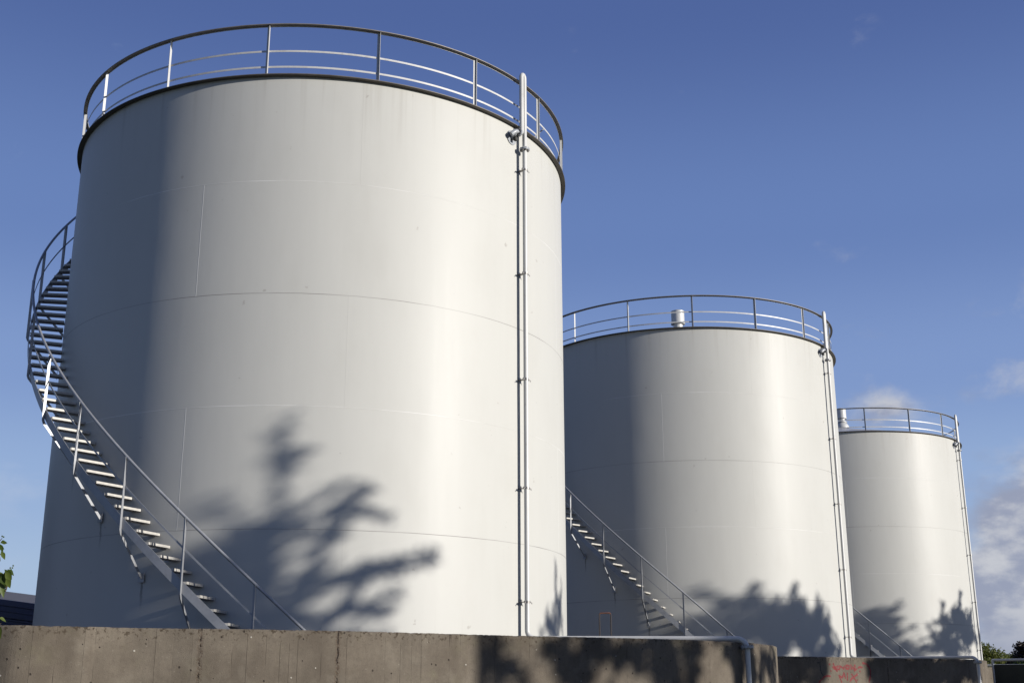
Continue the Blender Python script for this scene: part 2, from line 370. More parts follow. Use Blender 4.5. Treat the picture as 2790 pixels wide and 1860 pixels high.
def make_pipe(ad, endrel, pr=.045):
    root = empty('foam_pipe', C0 + Vector((0, 0, EYE)))
    T = -Vector((cos(R(ad)), sin(R(ad)), 0))      # tangent, to the left
    Nn = pol(1, ad)
    B0 = pol(TR + .15, ad, .83); TOP = 11.775
    p_top = B0.copy(); p_top.z = TOP
    q_top = p_top + T * .10; q_low = q_top.copy(); q_low.z = 10.50
    end = Vector((endrel[0], endrel[1], .79))
    down = end.copy(); down.z = -EYE + .05
    fl = q_low + T * .10
    path = [fl + Vector((0, 0, 0))]
    path += arc_pts(fl, q_low, q_top, .085)
    ctr = (p_top + q_top) / 2; ctr.z = TOP - .02
    for i in range(13):
        a = pi * i / 12; path.append(ctr + T * (.05 * cos(a)) + Vector((0, 0, .075 * sin(a))))
    path += arc_pts(p_top, B0, end, .14)
    path += arc_pts(B0, end, down, .17, 12)
    path.append(down)
    mb = MB(); mb.tube(path, pr, 20)
    mb.build('pipe', M_WHITE, root)
    def flange(c, ax, r=.088, th=.016, nb=8, name='flange', gap=.004, m=M_GREYPIPE):
        fb = MB(); ax = Vector(ax).normalized()
        for s_ in (-1, 1):
            z_ = s_ * (gap / 2 + th / 2)
            fb.lathe([(pr, z_ - th / 2), (r, z_ - th / 2), (r, z_ + th / 2), (pr, z_ + th / 2)], 28, c, ax, False)
        o = fb.build(name, m, root)
        A = ax.orthogonal().normalized(); B = ax.cross(A)
        for k_ in range(nb):
            a = 2 * pi * (k_ + .5) / nb; q_ = Vector(c) + (A * cos(a) + B * sin(a)) * (r - .022)
            bl = bpy.data.objects.new('bolt', bolt_mesh()); col.objects.link(bl); bl.parent = o; bl.location = q_
            bl.rotation_mode = 'QUATERNION'; bl.rotation_quaternion = ax.to_track_quat('Z', 'Y')
        return o
    flange(fl + T * .01, T)
    flange(B0 + Vector((0, 0, 10.214 - .83)), (0, 0, 1), .10)
    c_ = end.copy(); c_.z = .655
    flange(c_, (0, 0, 1), .11)
    # foam chamber: horn body against the shell below the rim, with a round plate
    mb = MB(); ch = fl + T * .03
    mb.tube([ch, ch + T * .05, ch + T * .10 - Nn * .02 - Vector((0, 0, .03)), ch + T * .14 - Nn * .06 - Vector((0, 0, .08))], [.045, .045, .047, .05], 20)
    c2 = pol(TR + .003, ad, 10.42) + T * .235
    mb.lathe([(0, .0), (.15, .0), (.15, .006), (0, .008)], 40, c2 , Nn, False)
    mb.tube([c2 + Nn * .01, c2 + Nn * .07 + Vector((0, 0, .02)), ch + T * .10], [.055, .05, .045], 20)
    mb.tube([c2 + Nn * .10 + Vector((0, 0, .03)), c2 + Nn * .10 + Vector((0, 0, .13))], .022, 12)
    fc = mb.build('foam_chamber', M_GREYPIPE, root)
    mb = MB(); mb.box(c2 + Nn * .09 + Vector((0, 0, -.03)), .035, .03, .055, T, Nn); mb.build('air_intake', M_DARK, fc)
    # pipe clamps on stand-offs
    cb = MB()
    cb.lathe([(pr + .001, -.02), (pr + .008, -.02), (pr + .008, .02), (pr + .001, .02)], 20, (0, 0, 0), (0, 0, 1), False)
    for s_ in (-1, 1):
        cb.tube([(s_ * (pr + .02), .0, 0), (s_ * (pr + .035), -.02, .0), (s_ * (pr + .055), -.03, -.008), (s_ * (pr + .07), -.022, -.03)], .007, 8)
        cb.box((s_ * (pr + .022), 0, 0), .02, .008, .018)
        cb.lathe([(0, -.02), (.013, -.02), (.013, .02), (0, .02)], 6, (s_ * (pr + .026), 0, 0), (0, 1, 0), False)
    cb.box((0, .105 - .01, 0), .035, .045, .006); cb.box((0, .145, 0), .05, .003, .05)
    c0 = None
    for zc_ in (9.775, 7.62, 5.53, 3.49, 1.46):
        loc = B0.copy(); loc.z = zc_
        if c0 is None: c0 = cb.build('clamp', M_BOLT, root); c0.location = loc; c0.rotation_euler = (0, 0, R(ad))
        else: share(c0, root, loc, R(ad))
    return root
pipe1 = make_pipe(54.7, (3.99 - C0.x, 20.95 - C0.y))
tag(pipe1, 'white riser pipe on the largest tank, crossing over the wall to a bolted flange', 'pipe', 'riser pipes on the tanks')
pipe2 = make_pipe(55., (13.02 - C0.x - V12.x, 34.6 - C0.y - V12.y)); pipe2.location = C0 + V12 + Vector((0, 0, EYE))
tag(pipe2, 'white riser pipe with gooseneck top on the middle tank, running on above the graffiti wall', 'pipe', 'riser pipes on the tanks')
pipe3 = copy_tree(pipe2); pipe3.location = C0 + V12 * 2 + Vector((0, 0, EYE + .05)); pipe3.rotation_euler = (0, 0, R(-.8))
tag(pipe3, 'slender white riser pipe on the smallest, farthest tank', 'pipe', 'riser pipes on the tanks')

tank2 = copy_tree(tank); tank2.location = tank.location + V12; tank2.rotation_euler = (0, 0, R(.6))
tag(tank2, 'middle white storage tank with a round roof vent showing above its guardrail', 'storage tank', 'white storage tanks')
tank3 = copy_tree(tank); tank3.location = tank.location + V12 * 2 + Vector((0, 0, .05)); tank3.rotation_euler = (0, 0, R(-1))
tag(tank3, 'farthest and smallest white storage tank, standing on the right', 'storage tank', 'white storage tanks')

# ------------------------------------------------------------------ bund walls
WALLTOP = .74
pp = [(-11.3, 10.07), (-7.8, 9.67), (-4.0, 9.16), (2.1, 8.84), (11.3, 8.43), (22, 7.98), (31.2, 7.76), (44, 7.98), (56, 8.47), (66, 8.83), (72, 8.98), (81.8, 9.22),
      (95, 9.3), (130, 9.3), (180, 9.3), (230, 9.3), (270, 9.4), (300, 9.45), (318, 9.55), (333, 9.85), (341, 10.02)]
def polar_r(d):
    q = (d + 11.3) % 360 - 11.3; n = len(pp)
    for i in range(n):
        a0 = pp[i][0]; a1 = pp[(i + 1) % n][0] + (360 if i == n - 1 else 0)
        if a0 <= q <= a1:
            pm = pp[(i - 1) % n]; pn = pp[(i + 2) % n]
            t_ = (q - a0) / (a1 - a0); r0, r1 = pp[i][1], pp[(i + 1) % n][1]
            am = pm[0] - (360 if i == 0 else 0); an = pn[0] + (360 if i >= n - 2 else 0)
            m0 = (r1 - pm[1]) / (a1 - am) * (a1 - a0); m1 = (pn[1] - r0) / (an - a0) * (a1 - a0)
            h = t_ * t_; c_ = h * t_
            return (2 * c_ - 3 * h + 1) * r0 + (c_ - 2 * h + t_) * m0 + (-2 * c_ + 3 * h) * r1 + (c_ - h) * m1
    return 9.3
def wall_material(joints):
    m, n, b = mat('board_marked_concrete')
    uv = n.new('ShaderNodeUVMap', uv_map='UVMap'); s = n.n.new('ShaderNodeSeparateXYZ'); n.l.new(uv, s.inputs[0]); u, v = s.outputs[0], s.outputs[1]
    p = n.vec(u, v, 0.)
    # boards: cell id along u
    bw = n.m('DIVIDE', n.m('ADD', u, n.m('MULTIPLY', n.noise(n.vec(u, 0., 0.), 1.3, 3), 1.9)), .34)
    cell = n.m('FLOOR', bw); fr = n.m('FRACT', bw)
    cid = n.new('ShaderNodeTexWhiteNoise', {1: cell}, noise_dimensions='1D')
    line = n.m('MULTIPLY', n.sm(n.m('ABSOLUTE', n.m('SUBTRACT', fr, .5)), .485, .5), n.sm(n.noise(p, 2.3, 3), .42, .62))
    big = n.noise(p, .55, 4, .55); med = n.noise(p, 3.5, 8, .68); grit = n.noise(p, 70., 4, .7)
    streak = n.noise(n.scalev(p, (7, .7, 1)), 1.2, 7, .68)
    k = n.m('ADD', n.m('MULTIPLY', cid, .12), n.m('ADD', n.m('MULTIPLY', big, .5), n.m('ADD', n.m('MULTIPLY', med, .5), n.m('ADD', n.m('MULTIPLY', streak, .55), n.m('MULTIPLY', grit, .30)))))
    k = n.m('ADD', n.m('SUBTRACT', k, .22), n.m('MULTIPLY', n.noise(n.scalev(p, (.9, .15, 1)), 1., 4, .6), .26))
    c = n.new('ShaderNodeVectorMath', {0: (.128, .108, .084), 1: n.vec(k, k, k)}, operation='MULTIPLY')
    c = n.mix(n.m('MULTIPLY', n.sm(streak, .50, .72), .45), c, (.082, .066, .050))
    mot = n.noise(p, 16., 7, .72); c = n.mix(n.m('MULTIPLY', n.sm(n.noise(p, 38., 3, .6), .60, .70), .6), c, (.05, .042, .033)); c = n.mix(n.m('MULTIPLY', n.sm(n.noise(n.vec(n.m('ADD', u, 9.), v, 2.), 30., 3, .6), .62, .72), .5), c, (.20, .18, .15)); c = n.mix(n.m('MULTIPLY', n.sm(mot, .47, .70), .65), c, (.085, .071, .057))
    c = n.mix(n.m('MULTIPLY', n.sm(n.noise(n.vec(n.m('ADD', u, 31.), v, 0.), 1.6, 6, .6), .52, .75), .4), c, (.115, .108, .062))
    c = n.mix(n.m('MULTIPLY', n.sm(n.noise(n.scalev(p, (1, .6, 1)), .9, 5, .6), .40, .64), .72), c, (.062, .050, .038))
    c = n.mix(n.m('MULTIPLY', n.sm(n.noise(n.vec(n.m('ADD', u, 51.), v, 0.), 2.2, 6, .65), .50, .72), .35), c, (.17, .15, .12))
    c = n.mix(n.m('MULTIPLY', line, .75), c, (.043, .036, .028))
    # stains that hang from the top edge
    top = n.sm(v, WALLTOP + EYE - .30, WALLTOP + EYE - .005)
    blot = n.sm(n.m('ADD', n.noise(p, 17., 6, .68), n.m('MULTIPLY', top, .10)), .62, .70)
    c = n.mix(n.m('MULTIPLY', n.m('MULTIPLY', blot, n.m('ADD', .25, top)), .8), c, (.04, .03, .02))
    # construction joints, crumbling and rusty
    jag = n.m('MULTIPLY', n.m('SUBTRACT', n.noise(n.vec(0., v, 5.), 9., 5, .7), .5), .08)
    bumpj = 0.
    for j in joints:
        d = n.m('ABSOLUTE', n.m('SUBTRACT', n.m('ADD', u, jag), j))
        core = n.m('MULTIPLY', n.sm(d, .014, .004), n.sm(n.noise(n.vec(j, v, 1.), 9., 5, .7), .42, .56))
        halo = n.m('MULTIPLY', n.sm(d, .05, .01), n.sm(n.noise(p, 45., 3, .7), .45, .6))
        c = n.mix(n.m('MULTIPLY', halo, .7), c, (.085, .055, .036)); c = n.mix(core, c, (.022, .016, .013))
        bumpj = n.m('SUBTRACT', bumpj, n.m('ADD', n.m('MULTIPLY', core, .5), n.m('MULTIPLY', halo, .25)))
    pv = n.n.new('ShaderNodeTexVoronoi'); pv.inputs['Scale'].default_value = 9.; n.l.new(p, pv.inputs['Vector'])
    sel = n.new('ShaderNodeSeparateColor', {0: pv.outputs['Color']})
    peb = n.m('MULTIPLY', n.sm(pv.outputs['Distance'], .13, .09), n.m('GREATER_THAN', sel, .86))
    c = n.mix(n.m('MULTIPLY', peb, .8), c, (.33, .31, .27))
    pv2 = n.n.new('ShaderNodeTexVoronoi'); pv2.inputs['Scale'].default_value = 14.; n.l.new(n.vec(n.m('ADD', u, 8.3), v, 0.), pv2.inputs['Vector'])
    hol = n.m('MULTIPLY', n.sm(pv2.outputs['Distance'], .22, .14), n.m('GREATER_THAN', n.new('ShaderNodeSeparateColor', {0: pv2.outputs['Color']}), .93))
    c = n.mix(n.m('MULTIPLY', hol, .8), c, (.025, .02, .016))
    n.put(b.inputs['Base Color'], c); b.inputs['Roughness'].default_value = .9; b.inputs['Specular IOR Level'].default_value = .25
    h = n.m('ADD', n.m('MULTIPLY', cid, .25), n.m('ADD', n.m('MULTIPLY', med, .5), n.m('ADD', n.m('MULTIPLY', grit, .25), n.m('ADD', n.m('MULTIPLY', line, -.4), n.m('ADD', bumpj, n.m('SUBTRACT', n.m('MULTIPLY', peb, .3), n.m('MULTIPLY', hol, .8)))))))
    n.put(b.inputs['Normal'], n.new('ShaderNodeBump', {'Height': h, 'Strength': 1., 'Distance': .018}))
    return m
def build_wall(name, base, top, mtl, seed):
    N = 1500; prev = None; arc = 0; V = []; UV = []; H = top + EYE
    rows_out = [0, .5, 1.0, 1.5, H - .30, H - .12, H - .05, H - .018]
    for k in range(N + 1):
        d = -30 + 360 * k / N; r = polar_r(d); P = pol(r, d)
        if prev is not None: arc += (P - prev).length
        prev = P
        chip = .030 * max(0, mn.noise(Vector((arc * 5, seed, 0))) - .12) + .014 * max(0, mn.noise(Vector((arc * 31, seed, 3)))) 
        for z in rows_out:
            V.append(pol(r + .003 * mn.noise(Vector((arc * 3, z * 3, seed))), d, z)); UV.append((arc, z))
        V.append(pol(r - .012 - chip, d, H - chip * .8)); UV.append((arc, H))
        V.append(pol(r - .24, d, H - .003)); UV.append((arc, H + .23))
        V.append(pol(r - .25, d, H - .02)); UV.append((arc, H + .25))
        V.append(pol(r - .25, d, 0)); UV.append((arc, 2 * H + .25))
    K = len(rows_out) + 4; F = []
    for k in range(N):
        for j in range(K - 1): F.append((k * K + j, (k + 1) * K + j, (k + 1) * K + j + 1, k * K + j + 1))
    me = bpy.data.meshes.new(name); me.from_pydata([tuple(v) for v in V], [], F)
    uvl = me.uv_layers.new(name='UVMap')
    for li, l in enumerate(me.loops): uvl.data[li].uv = UV[l.vertex_index]
    me.materials.append(mtl); o = bpy.data.objects.new(name, me); col.objects.link(o); o.location = base
    return o
def arc_at(deg):
    N = 2000; a = 0; prev = pol(polar_r(-30), -30); n = int((deg + 30) / 360 * N)
    for k in range(1, n + 1):
        d = -30 + 360 * k / N; P = pol(polar_r(d), d); a += (P - prev).length; prev = P
    return a
def wall_hit(xf, yf, C, off=0.):
    "where the photo ray meets the outer face of the wall round C"
    d = ray(xf, yf); o = Vector((0, 0, EYE)); t_ = (C.y - 13) / d.y
    while t_ * d.y < C.y + 2:
        P = o + d * t_; q = P - C; 
        if sqrt(q.x ** 2 + q.y ** 2) <= polar_r(math.degrees(atan2(q.x, -q.y))) + off: return P, math.degrees(atan2(q.x, -q.y))
        t_ += .01
    return None, None
js = [arc_at(wall_hit(x, 1790, C0)[1]) for x in (546, 921)]
M_WALL = wall_material(js)
M_WALLB = wall_material([arc_at(2), arc_at(35), arc_at(60)])
M_WALLB.name = 'rear_board_marked_concrete'  # same concrete colours as the front wall, only the joints differ
wall1 = tag(build_wall('concrete_wall', C0, WALLTOP, M_WALL, 1.), 'long board-marked concrete wall with crumbling joints in front of the largest tank', 'wall', 'concrete walls round the tanks')
wall2 = tag(build_wall('concrete_wall', C0 + V12, WALLTOP + .03, M_WALLB, 5.), 'lower-looking concrete wall with red graffiti in front of the middle tank', 'wall', 'concrete walls round the tanks')
wall3 = tag(build_wall('concrete_wall', C0 + V12 * 2, WALLTOP, M_WALLB, 9.), 'concrete wall round the farthest tank, mostly hidden behind the graffiti wall', 'wall', 'concrete walls round the tanks')
# graffiti, sprayed strokes lying on the wall face
def spray(strokes, C, name, m, parent, w):
    mb = MB()
    for st in strokes:
        pts = []
        for i in range(len(st) - 1):
            n = max(2, int(math.hypot(st[i + 1][0] - st[i][0], st[i + 1][1] - st[i][1]) / 1.5))
            for k in range(n): pts.append((st[i][0] + (st[i + 1][0] - st[i][0]) * k / n, st[i][1] + (st[i + 1][1] - st[i][1]) * k / n))
        pts.append(st[-1]); W = []
        for x, y in pts:
            P, a = wall_hit(x, y, C, .006)
            W.append((P - C, a))
        vs = []
        for i, (P, a) in enumerate(W):
            dv = (W[min(i + 1, len(W) - 1)][0] - W[max(i - 1, 0)][0]); dv = dv.normalized(); nn = pol(1, a); s_ = dv.cross(nn).normalized()
            ww = w * (1 + .35 * mn.noise(Vector((P.x * 9, P.z * 9, 1))))
            if i in (0, len(W) - 1): ww *= .5
            vs += [P + s_ * ww, P - s_ * ww]
        mb.add(vs, [(2 * i, 2 * i + 1, 2 * i + 3, 2 * i + 2) for i in range(len(W) - 1)])
    return mb.build(name, m, parent)
def gz(pts): return [(2200 + x * .12755, 1760 + y * .12755) for x, y in pts]
M_SPRAY = paint('red_spray_paint', (.17, .012, .014), .8, .25, 12.)
G = [[(545, 350), (560, 400), (575, 440), (640, 545)], [(530, 430), (600, 500)], [(690, 410), (580, 440), (600, 480), (700, 490)],
     [(670, 500), (700, 420), (770, 475), (790, 400)], [(820, 400), (815, 470), (880, 475), (890, 410), (820, 400)],
     [(915, 380), (935, 480), (965, 430), (1005, 520), (1010, 380)], [(1010, 515), (1060, 460)], [(1080, 458), (1120, 435), (1180, 450)],
     [(735, 775), (665, 615), (740, 660), (775, 560), (810, 690)], [(850, 555), (850, 740)], [(935, 580), (1000, 680), (1050, 780)], [(1075, 585), (960, 670), (895, 745)],
     [(455, 380), (490, 380)], [(490, 520), (515, 522)], [(1110, 520), (1135, 540)], [(1170, 350), (1250, 370), (1310, 430), (1345, 520), (1345, 620), (1310, 770)],
     [(500, 635), (400, 625), (330, 665), (270, 720), (240, 790)], [(640, 738), (660, 740)], [(1060, 700), (1070, 730)]]
spray([gz(g) for g in G], C0 + V12, 'graffiti', M_SPRAY, wall2, .027)
g2 = [[(265, 330), (275, 480), (300, 570), (345, 630)], [(200, 350), (280, 340)]]
spray([gz(g) for g in g2], C0 + V12, 'dark_scrawl', paint('dark_spray_paint', (.02, .018, .018), .7), wall2, .013)

# ------------------------------------------------------------------ ground and yard floors
def ground_material():
    m, n, b = mat('rough_grass_ground'); oc = n.new('ShaderNodeTexCoord', out=3)
    a = n.noise(oc, .12, 6, .6); g = n.noise(oc, 3., 8, .7)
    c = n.mix(n.sm(a, .4, .6), (.035, .048, .017), (.06, .056, .036)); c = n.mix(n.m('MULTIPLY', n.sm(g, .4, .7), .5), c, (.026, .034, .014))
    n.put(b.inputs['Base Color'], c); b.inputs['Roughness'].default_value = .95
    n.put(b.inputs['Normal'], n.new('ShaderNodeBump', {'Height': g, 'Strength': 1., 'Distance': .06})); return m
mb = MB(); mb.add([(-1500, -1500, 0), (1500, -1500, 0), (1500, 1500, 0), (-1500, 1500, 0)], [(0, 1, 2, 3)])
tag(mb.build('ground', ground_material()), kind='structure')
M_GRAVEL = paint('yard_gravel', (.11, .10, .085), .9, .2, 6., (.1, .09, .07, .5), .01)
for k in range(3):
    mb = MB(); n = 120; top = EYE + ZB - .01
    ring = [pol(polar_r(360 * i / n) - .12, 360 * i / n, top) for i in range(n)]
    mb.add(ring + [Vector((0, 0, top))], [(i, (i + 1) % n, n) for i in range(n)])
    o = mb.build('yard_floor', M_GRAVEL); o.location = C0 + V12 * k; tag(o, kind='structure')

# ------------------------------------------------------------------ rusty hoop
a = at(1633, 1669, 25.2); b_ = at(1664, 1670, 25.2); zf = EYE + ZB
hoop = empty('steel_hoop', Vector(((a.x + b_.x) / 2, a.y, zf))); hw = (b_.x - a.x) / 2; hh = a.z - zf
mb = MB(); mb.tube([(-hw, 0, hh - .03), (-hw + .02, 0, hh), (hw - .02, 0, hh), (hw, 0, hh - .03)], .013, 8); mb.build('crossbar', M_RUST, hoop)
mb = MB(); mb.tube([(0, 0, 0), (0, 0, hh - .02)], .0135, 8); up_ = mb.build('upright', paint('dark_rusted_steel', (.03, .022, .02), .8, .3, 15.), hoop); up_.location = (-hw, 0, 0); share(up_, hoop, (hw, 0, 0))
tag(hoop, 'thin steel hoop with rusty orange top, standing behind the wall before the middle tank', 'hoop')

# ------------------------------------------------------------------ screen fence on the right
def fence():
    a = at(2704, 1797, 39.5); b_ = at(3050, 1806, 37.5); z1 = a.z
    root = empty('screen_fence', Vector((a.x, a.y, 0))); L_ = Vector((b_.x - a.x, b_.y - a.y, 0)); ln = L_.length; u = L_ / ln; nn = Vector((u.y, -u.x, 0))
    pm = paint('dark_screen_cloth', (.018, .022, .018), .9, .3, 6.)
    mb = MB(); n = 60; vs = []
    for i in range(n + 1):
        for z in (.05, .9, 1.7, z1 - .14): 
            q = u * (ln * i / n) + nn * (.01 + .02 * mn.noise(Vector((i * .5, z, 0)))); vs.append((q.x, q.y, z))
    mb.add(vs, [(i * 4 + j, i * 4 + 4 + j, i * 4 + 5 + j, i * 4 + 1 + j) for i in range(n) for j in range(3)], True)
    vs2 = [(x + nn.x * .012, y + nn.y * .012, z) for x, y, z in vs]
    mb.add(vs2, [(i * 4 + 1 + j, i * 4 + 5 + j, i * 4 + 4 + j, i * 4 + j) for i in range(n) for j in range(3)], True)
    mb.build('screen_panel', pm, root)
    mb = MB(); mb.tube([(0, 0, z1), tuple(u * ln + Vector((0, 0, z1)))], .04, 12); mb.build('top_rail', M_GREYPIPE, root)
    p0 = None
    for k in range(3):
        if p0 is None: mb = MB(); mb.tube([(0, 0, 0), (0, 0, z1 + .03)], .04, 12); p0 = mb.build('fence_post', M_GREYPIPE, root)
        else: share(p0, root, u * min(ln, 2.2 * k))
    tag(root, 'dark screened fence with grey tube top rail at the right edge', 'fence')
fence()

# ------------------------------------------------------------------ blue shed behind on the left
def shed():
    P = at(50, 1637, 66); u = Vector((.906, -.423, 0)); nn = Vector((.423, .906, 0)); ln = 44.; SH = -.125      # roof line falls to the right
    root = empty('industrial_shed', Vector((P.x, P.y, 0)) - u * 30)
    h0 = P.z + 30 * .125
    mbl = paint('navy_sheet_cladding', (.018, .023, .075), .5, .15, 1.2, (.008, .008, .02, .5), 0, .1)
    D_ = 14.
    def strip(prof, name, m, x0=0, x1=None):
        x1 = ln if x1 is None else x1; mb = MB(); vs = []
        for s_ in (x0, x1):
            for o_, z_, slant in prof: q = u * s_ + nn * o_; vs.append((q.x, q.y, z_ + (h0 + SH * s_ if slant else 0)))
        n = len(prof); mb.add(vs, [(i, i + n, i + n + 1, i + 1) for i in range(n - 1)]); return mb.build(name, m, root)
    pr_ = [(0, 0, 0)]; z = -4.2
    while z < -.85: pr_ += [(0, z, 1), (0, z + .12, 1), (-.04, z + .15, 1), (-.04, z + .24, 1)]; z += .27
    pr_ += [(0, -.8, 1)]
    strip(pr_, 'cladding', mbl)
    for z0, z1, o_ in [(-.92, -.64, -.12), (-.62, -.34, -.15), (-.31, 0, -.19)]:
        strip([(o_ + .12, z0, 1), (o_, z0, 1), (o_, z1, 1), (o_ + .2, z1, 1)], 'fascia_board', mbl)
    strip([(0, -.01, 1), (D_, -.01, 1), (D_, -9, 1)], 'roof', M_RIM)
    mb = MB()
    for s_ in (0, ln): q0 = u * s_; q1 = q0 + nn * D_; H_ = h0 + SH * s_; mb.add([(q0.x, q0.y, 0), (q1.x, q1.y, 0), (q1.x, q1.y, H_ - .02), (q0.x, q0.y, H_ - .02)], [(0, 1, 2, 3)])
    mb.build('end_wall', mbl, root)
    strip([(-.06, -1.62, 1), (-.1, -1.62, 1), (-.1, -1.56, 1), (-.06, -1.56, 1)], 'trim_strip', paint('ochre_trim', (.22, .12, .03), .6))
    tag(root, 'low dark blue industrial shed with ribbed cladding behind the wall at far left', 'shed')
shed()

# ------------------------------------------------------------------ foliage
def leaf_mat(name, c, c2, tr=.35):
    c = tuple(v * .75 for v in c); c2 = tuple(v * .75 for v in c2)
    m, n, b = mat(name)
    oi = n.new('ShaderNodeTexCoord', out=3); f = n.noise(oi, 2.2, 3, .6)
    geo = n.n.new('ShaderNodeNewGeometry'); rnd = geo.outputs['Random Per Island']
    cc = n.mix(n.sm(n.m('ADD', n.m('MULTIPLY', f, .6), n.m('MULTIPLY', rnd, .4)), .3, .7), c, c2)
    n.put(b.inputs['Base Color'], cc); b.inputs['Roughness'].default_value = .5; b.inputs['Specular IOR Level'].default_value = .3
    tl = n.n.new('ShaderNodeBsdfTranslucent'); n.put(tl.inputs[0], n.mix(.5, cc, (.17, .21, .02)))
    mx = n.n.new('ShaderNodeMixShader'); mx.inputs[0].default_value = tr
    n.l.new(b.outputs[0], mx.inputs[1]); n.l.new(tl.outputs[0], mx.inputs[2]); n.l.new(mx.outputs[0], n.n['Material Output'].inputs[0]); return m
M_BARK = paint('bark', (.09, .07, .05), .9, .3, 8., (.04, .03, .02, .6), .01)
M_GREEN = leaf_mat('green_leaves', (.045, .075, .018), (.095, .13, .03))
M_OLIVE = leaf_mat('sunlit_leaves', (.07, .095, .022), (.15, .15, .04))
M_PURPLE = leaf_mat('purple_leaves', (.018, .010, .016), (.045, .022, .028), .15)
def rdir():
    while True:
        v = Vector((random.uniform(-1, 1), random.uniform(-1, 1), random.uniform(-1, 1)))
        if .05 < v.length < 1: return v.normalized()
def leafquad(mb, P, d, n_, L_, W_):
    s_ = d.cross(n_)
    if s_.length < 1e-3: s_ = d.orthogonal()
    s_.normalize(); nn = s_.cross(d).normalized()
    mb.add([P, P + d * L_ * .45 + s_ * W_ + nn * W_ * .3, P + d * L_, P + d * L_ * .45 - s_ * W_ + nn * W_ * .3], [(0, 1, 2, 3)])
def scatter_leaves(mb, c, rad, n, size):
    for _ in range(n):
        v = rdir() * (random.random() ** .5); P = c + Vector((v.x * rad[0], v.y * rad[1], v.z * rad[2]))
        leafquad(mb, P, rdir(), rdir(), size * random.uniform(.7, 1.3), size * .33)

# background trees on the right, beyond the fence
def crown_tree(name, label, base, H_, rad, m, nb, size, trunkh, seed, group):
    random.seed(seed); root = empty(name, base)
    mb = MB(); top = Vector((random.uniform(-.2, .2), 0, H_ * .8))
    mb.tube([Vector((0, 0, -.1)), Vector((.08, 0, trunkh)), top], [.20, .16, .03], 10)
    cl = []
    for i in range(nb):
        v = rdir() * random.uniform(.35, 1.0); c = Vector((v.x * rad * .85, v.y * rad * .85, trunkh + (H_ - trunkh) * (.5 + v.z * .42)))
        k = sqrt(max(.15, 1 - abs(v.z) * .5)); c.x *= k; c.y *= k
        cl.append((c, random.uniform(.22, .42) * rad))
        if i % 2 == 0: s0 = Vector((0, 0, trunkh * random.uniform(.7, 1.3))); mb.tube([s0, (s0 + c) / 2 + Vector((0, 0, .1)), c], [.07, .045, .015], 6)
    mb.build('trunk', M_BARK, root)
    lb = MB()
    for c, r in cl: scatter_leaves(lb, c, (r, r, r * .7), int(330 * r / (rad * .3)), size)
    lb.build('crown', m, root); tag(root, label, 'tree', group); return root
gp = 'trees beyond the fence'
def tr_at(x, y, Y): q = at(x, y, Y); return q
q = tr_at(2668, 1752, 105); crown_tree('broadleaf_tree', 'sunlit olive green tree next to the base of the farthest tank', Vector((q.x, q.y, 0)), q.z + .1, 2.5, M_OLIVE, 60, .17, 1.5, 3, gp)
q = tr_at(2735, 1776, 108); crown_tree('broadleaf_tree', 'low yellowish green bush-like tree in the dip between the two taller ones', Vector((q.x, q.y, 0)), q.z + .1, 2.0, M_OLIVE, 40, .17, 1.2, 4, gp)
q = tr_at(2800, 1742, 95); crown_tree('broadleaf_tree', 'dark purple-leaved tree at the right edge beyond the fence', Vector((q.x, q.y, 0)), q.z + .1, 1.9, M_PURPLE, 70, .17, 1.3, 5, gp)
q = tr_at(2790, 1790, 90); crown_tree('broadleaf_tree', 'small green tree in front of the dark purple one', Vector((q.x, q.y, 0)), q.z + .1, 1.6, M_GREEN, 36, .15, 1., 6, gp)

